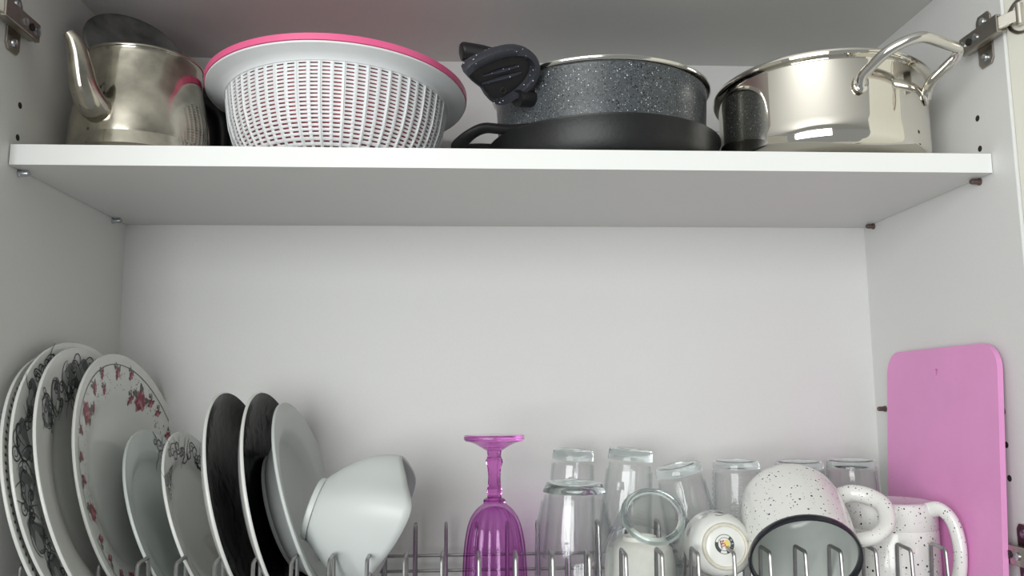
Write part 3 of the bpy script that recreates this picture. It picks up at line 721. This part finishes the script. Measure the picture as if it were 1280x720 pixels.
# ------------------------------------------------------------------ drinking glasses, all upside down
def tumbler(name, label, cat, base, axis, H, rb, rm, thick=.0018, bt=.010, mat='glass', bulge=None, rings=0, lens=.0015, group='clear drinking glasses upside down', basemat='glass_green'):
    """base = centre of the closed end, axis = direction from base to mouth"""
    g = thing(name, label, cat, base, frame(axis), group)
    N = 14; out = []; inn = []
    for i in range(N+1):
        t = i/N; r = rb+(rm-rb)*t
        if bulge: r = spline_r(bulge, t)
        out.append((r, H*t if i else .0))
    out2 = [(0, lens), (rb*.55, lens*.6), (rb*.82, 0), (rb*.93, .0008), (rb*.985, .0026)]+[(r, z) for r, z in out if z > .005]
    if rings:
        o3 = []; 
        for i in range(rings*4+1):
            z = .012+(H*.62)*i/(rings*4); t = z/H; r = rb+(rm-rb)*t+(.0011 if i % 4 in (1, 2) else 0); o3.append((r, z))
        out2 = out2[:5]+[(rb+(rm-rb)*.006/H, .006)]+o3+[(r, z) for r, z in out if z > .012+H*.62+.003]
    def ro(z):
        P = out
        for (a, za), (b, zb) in zip(P, P[1:]):
            if za <= z <= zb+1e-9: return a+(b-a)*(z-za)/(zb-za)
        return P[-1][0]
    zi = [H*k/12 for k in range(12, 0, -1) if H*k/12 > bt+.006]
    inn = [(ro(z)-thick, z) for z in zi]+[(ro(bt+.004)-thick*1.3, bt+.005), (ro(bt)-thick*2.2, bt+.0012), ((ro(bt)-thick)*.6, bt-.0003), (0, bt-.0012)]
    rim = [(rm-thick*.25, H+.0004), (rm-thick*.75, H+.0004)]
    k0 = next(i for i, q in enumerate(out2) if q[1] > bt+.001)
    MB().lathe(out2[k0:]+rim+inn[:len(zi)+1], 72).build('glass_wall', M['glass_wall'], g, ang=50)
    rb_ = ro(bt)
    MB().lathe(out2[:k0]+[(rb_, bt+.0005), (rb_-thick*1.4, bt+.0006), ((rb_-thick)*.6, bt-.0003), (0, bt-.0012)], 72).build('glass_base', M[basemat], g, ang=50)
    return g
def spline_r(B, t):
    for (a, ra), (b, rb) in zip(B, B[1:]):
        if t <= b: 
            q = (t-a)/(b-a); q = q*q*(3-2*q); return ra+(rb-ra)*q
    return B[-1][1]
RZ = -.4475
def upside(name, label, x, y, zt, rb, rm, tiltx=0, tilty=0, **k):
    ax = Vector((tiltx, tilty, -1)); L = (zt-RZ)*ax.length
    return tumbler(name, label, k.pop('cat', 'glass'), (x, y, zt), ax, k.pop('H', L), rb, rm, **k)
upside('water_glass', 'clear tumbler raised behind the bulbous glass right of the goblet', .0752, .205, -.2725, .0232, .0300, -.06, .0, H=.122, bt=.012, thick=.0016)
upside('bulbous_glass', 'wide clear glass with rounded shoulders, right beside the purple goblet', .0650, .125, -.3015, .0300, .0385, -.02, .02, bulge=[(0, .0300), (.12, .0345), (.38, .0405), (.6, .0408), (1, .0370)], bt=.010, thick=.0020)
upside('tall_glass', 'tall clear tapered glass behind the tilted wide tumbler', .1410, .200, -.2725, .0250, .0345, -.10, .0, bt=.013)
upside('highball_glass', 'clear glass leaning left, above the small white cup', .1910, .190, -.2905, .0262, .0340, .21, .0, bt=.011, H=.160)
upside('ribbed_glass', 'clear glass with horizontal ribs, behind the speckled mug left side', .2600, .190, -.2860, .0255, .0320, .0, .0, bt=.009, rings=16)
upside('short_glass', 'clear glass whose base peeks above the black-rimmed mug', .3375, .200, -.2885, .0265, .0330, 0, 0, bt=.009)
upside('corner_glass', 'clear glass standing beside the pink board', .3960, .1930, -.2870, .0270, .0330, 0, 0, bt=.009)
# wide tumbler tipped towards the front
wt = tumbler('wide_tumbler', 'wide clear tumbler tipped forward showing its thick round base', 'glass', (.1345, .066, -.3290), (.02, .77, -.64), .088, .0305, .0440, thick=.0024, bt=.005, lens=-.001, mat='glass', basemat='glass_wall')
MB().lathe([(.0245, .0), (.0262, -.0022), (.0300, -.0016), (.0318, .0015), (.0305, .0045), (.0262, .0025)], 64, closed=True).build('base_ring', M['glass_green'], wt)

# embossed white cup standing under the tipped tumbler
ec = thing('embossed_cup', 'cream white embossed cup seen through the tipped tumbler', 'cup', (.1345, .135, RZ))
MB().lathe([(.0350, 0), (.0362, .004), (.0372, .036), (.0368, .062), (.0340, .076), (.0250, .083), (.0150, .0845), (0, .0845)], 64).build('cup_body', M['embossed'], ec, ang=60, solid=.003)
MB().lathe([(.0150, .0840), (.0150, .0875), (.0175, .0880), (.0190, .0840)], 40, closed=True).build('foot_ring', M['embossed'], ec)

# ------------------------------------------------------------------ small white cup, base to the viewer
cc = Vector((.2035, .060, -.3590)); cn = Vector((-.10, -1, .10)).normalized()
cu = thing('coffee_cup', 'small white coffee cup lying with its stamped base facing out', 'cup', cc, frame(cn, (1, 0, 0)))
MB().lathe([(0, -.0015), (.0175, -.0015), (.0225, -.0030), (.0265, -.0070), (.0298, -.0150), (.0315, -.0270), (.0322, -.0400), (.0330, -.0520), (.0322, -.0524), (.0312, -.0400), (.0300, -.0270), (.0275, -.0150), (.0235, -.0080), (.0180, -.0050), (0, -.0048)], 72).build('cup_body', M['cup'], cu, ang=60)
MB().lathe([(.0186, -.0025), (.0190, .0006), (.0206, .0012), (.0218, .0002), (.0226, -.0035)], 64, closed=True).build('foot_ring', M['biscuit'], cu)
# dark scroll band around the side of the cup
sb = MB(); rnd = random.Random(4)
def cup_r(z):
    P = [(-.0070, .0265), (-.0150, .0298), (-.0270, .0315), (-.0400, .0322), (-.0520, .0330)]
    for (a, ra), (b_, rb_) in zip(P, P[1:]):
        if z >= b_: return ra+(rb_-ra)*(z-a)/(b_-a)+.0003
    return .0333
for k in range(26):
    a0 = rnd.uniform(0, 6.28); zc = rnd.uniform(-.038, -.016); pts = []
    h_ = rnd.choice((-1, 1)); sz = rnd.uniform(.004, .009); r0 = rnd.uniform(0, 6.28)
    for i in range(12):
        t = i/11; r_ = sz*(1-.6*t); aa = r0+h_*t*5; z_ = zc+r_*math.sin(aa); an = a0+r_*math.cos(aa)/.031
        pts.append((an, z_))
    v = []; f = []
    for i, (an, z_) in enumerate(pts):
        for dz in (-.0005, .0005):
            z2 = z_+dz; v.append((cup_r(z2)*math.cos(an+dz*12), cup_r(z2)*math.sin(an+dz*12), z2))
    for i in range(11): f.append((2*i, 2*i+1, 2*i+3, 2*i+2))
    sb.add(v, f)
sb.build('scroll_print', M['print_dark'], cu, smooth=False)
# round stamp on the base
def disc_ring(mb, r0, r1, a0=0, a1=360, z=-.0011, cx=0, cy=0, n=40):
    v = []; f = []
    for i in range(n+1):
        a = math.radians(a0+(a1-a0)*i/n); v += [(cx+r0*math.cos(a), cy+r0*math.sin(a), z), (cx+r1*math.cos(a), cy+r1*math.sin(a), z)]
    for i in range(n): f.append((2*i, 2*i+1, 2*i+3, 2*i+2))
    mb.add(v, f)
SX, SY = -.0008, .0023
q = MB(); disc_ring(q, .0088, .0093, cx=SX, cy=SY); disc_ring(q, .0060, .0064, cx=SX, cy=SY)
disc_ring(q, .0064, .0088, -75, 52, cx=SX, cy=SY, z=-.00105); disc_ring(q, .0064, .0088, 165, 240, cx=SX, cy=SY, z=-.00105)
q.add([(SX-.0044, SY+.0034, -.001), (SX-.0036, SY+.0036, -.001), (SX-.0022, SY-.0040, -.001), (SX-.0030, SY-.0042, -.001)], [(0, 1, 2, 3)])
q.build('stamp_ring', M['print_dark'], cu, smooth=False)
q = MB(); q.v = []
pts = [(SX+.0022+.0027*math.cos(t*PI/10), SY+.0008+.0031*math.sin(t*PI/10), -.00102) for t in range(20)]
q.add([(SX+.0022, SY+.0008, -.00102)]+pts, [(0, k+1, (k+1) % 20+1) for k in range(20)]); q.build('stamp_spot', M['print_yellow'], cu, smooth=False)
def text_mesh(txt, size, mat, parent, m, name='lettering', ext=.00008):
    cu_ = bpy.data.curves.new('t', 'FONT'); cu_.body = txt; cu_.size = size; cu_.extrude = ext; cu_.align_x = 'CENTER'; cu_.align_y = 'CENTER'; cu_.offset = size*.02
    o = bpy.data.objects.new('t', cu_); COL.objects.link(o); dg = bpy.context.evaluated_depsgraph_get(); dg.update()
    me = bpy.data.meshes.new_from_object(o.evaluated_get(dg)); bpy.data.objects.remove(o); me.transform(m); me.materials.clear(); me.materials.append(mat)
    r = bpy.data.objects.new(name, me); COL.objects.link(r); r.parent = parent; return r
text_mesh('NT', .0050, M['print_red'], cu, Matrix.Translation((SX-.0014, SY+.0002, -.0010)) @ Matrix.Rotation(math.radians(-72), 4, 'Z'))
for k, chx in enumerate(('O', 'R', 'I', 'A')):
    a = math.radians(30-k*27); text_mesh(chx, .0021, M['porcelain'], cu, Matrix.Translation((SX+.0076*math.cos(a), SY+.0076*math.sin(a), -.00098)) @ Matrix.Rotation(a-PI/2, 4, 'Z'), 'ring_lettering')

# ------------------------------------------------------------------ speckled mugs
def handle_tube(ax_pts, rad, mat, parent, flat=.8): 
    return MB().tube(ax_pts, rad, 16, flat=flat).build('handle', mat, parent, ang=60)
# mug 1: tipped forward, black rim facing out
m1n = Vector((-.16, -.82, -.57)).normalized()                         # mouth direction
m1 = thing('speckled_mug', 'white speckled mug with black rim, tipped with its mouth facing out', 'mug', (.2745, .042, -.3690), frame(m1n, (1, 0, 0)), 'speckled mugs')
po = spline([(0, -.097), (.030, -.0965), (.0400, -.0925), (.0470, -.083), (.0505, -.068), (.0520, -.045), (.0520, -.020), (.0518, -.003)], 4)
MB().lathe(po, 96).build('mug_body', M['mug'], m1, ang=60)
MB().lathe([(.0505, -.006), (.0522, -.0045), (.0530, -.0010), (.0522, .0018), (.0502, .0020), (.0490, -.0005), (.0488, -.004)], 96, closed=True).build('black_rim', M['black_rim'], m1, ang=60)
MB().lathe([(.0492, -.002), (.0488, -.02), (.0485, -.050), (.0470, -.070), (.042, -.084), (.030, -.0905), (0, -.092)], 72).build('inner_wall', M['mug_inside'], m1, ang=60)
hp = spline([(.0460, .012, -.0800), (.0600, .017, -.0830), (.0760, .020, -.0760), (.0850, .022, -.0600), (.0820, .018, -.0390), (.0680, .013, -.0260), (.0490, .007, -.0240)], 6)
handle_tube(hp, .0086, M['mug'], m1)
# mug 2: upside down beside the board
m2_ = thing('speckled_mug', 'white speckled mug standing upside down in front of the pink board', 'mug', (.3990, .115, RZ), None, 'speckled mugs')
MB().lathe([(.0435, 0), (.0446, .003), (.0446, .020), (.0438, .0215), (.0446, .023), (.0446, .095), (.0438, .0965), (.0446, .098), (.0446, .118), (.0440, .1215), (.042, .1232), (.037, .1236), (.034, .1232), (0, .1230)], 96).build('mug_body', M['mug'], m2_, ang=40, solid=.003)
ha = 1.0; u_ = Vector((math.cos(ha), -math.sin(ha), 0))
hp = spline([tuple(u_*r+Vector((0, 0, z))) for r, z in ((.0410, .1170), (.0530, .1190), (.0640, .1080), (.0690, .0860), (.0670, .0600), (.0590, .0430), (.0480, .0360), (.0410, .0360))], 6)
handle_tube(hp, [.0085]*6+[.0078]*(len(hp)-12)+[.0085]*6, M['mug'], m2_, flat=.75)

# ------------------------------------------------------------------ pink chopping board leaning on the right wall
bd = thing('cutting_board', 'pink plastic cutting board leaning against the right cabinet wall', 'cutting board', (.4420, .1065, RZ+.0003))
Wd, Hd, rc = .2060, .2830, .026
def rrect(w_, h_, r, n=8, bot=.012):
    pts = []
    for cx, cy, a0, rr in ((w_/2-r, h_-r, 0, r), (-w_/2+r, h_-r, 90, r), (-w_/2+bot, bot, 180, bot), (w_/2-bot, bot, 270, bot)):
        for k in range(n+1):
            a = math.radians(a0+90*k/n); pts.append((cx+rr*math.cos(a), cy+rr*math.sin(a)))
    return pts
outl = rrect(Wd, Hd, rc); n = len(outl)
hole = [(.000+.0028*math.cos(2*PI*k/n), Hd-.024+.0058*math.sin(2*PI*k/n)) for k in range(n)]
# align the hole ring with the outline by angle
def ang_of(p, c): return math.atan2(p[1]-c[1], p[0]-c[0])
hc2 = (.000, Hd-.024); hole = []
for p in outl:
    a = ang_of(p, hc2); hole.append((hc2[0]+.0028*math.cos(a), hc2[1]+.0060*math.sin(a)))
t = .0055; v = []
for z in (-t/2, t/2):
    v += [(z, p[0], p[1]) for p in outl]; v += [(z, p[0], p[1]) for p in hole]
f = []
for k in range(n):
    k2 = (k+1) % n
    f.append((k, k2, n+k2, n+k)); f.append((2*n+k, 3*n+k, 3*n+k2, 2*n+k2)); f.append((k, 2*n+k, 2*n+k2, k2)); f.append((n+k, n+k2, 3*n+k2, 3*n+k))
bo_ = MB().add(v, f).build('board_slab', M['board'], bd, smooth=False, bevel=.0008)
bd.rotation_euler = (0, math.radians(3.4), 0)
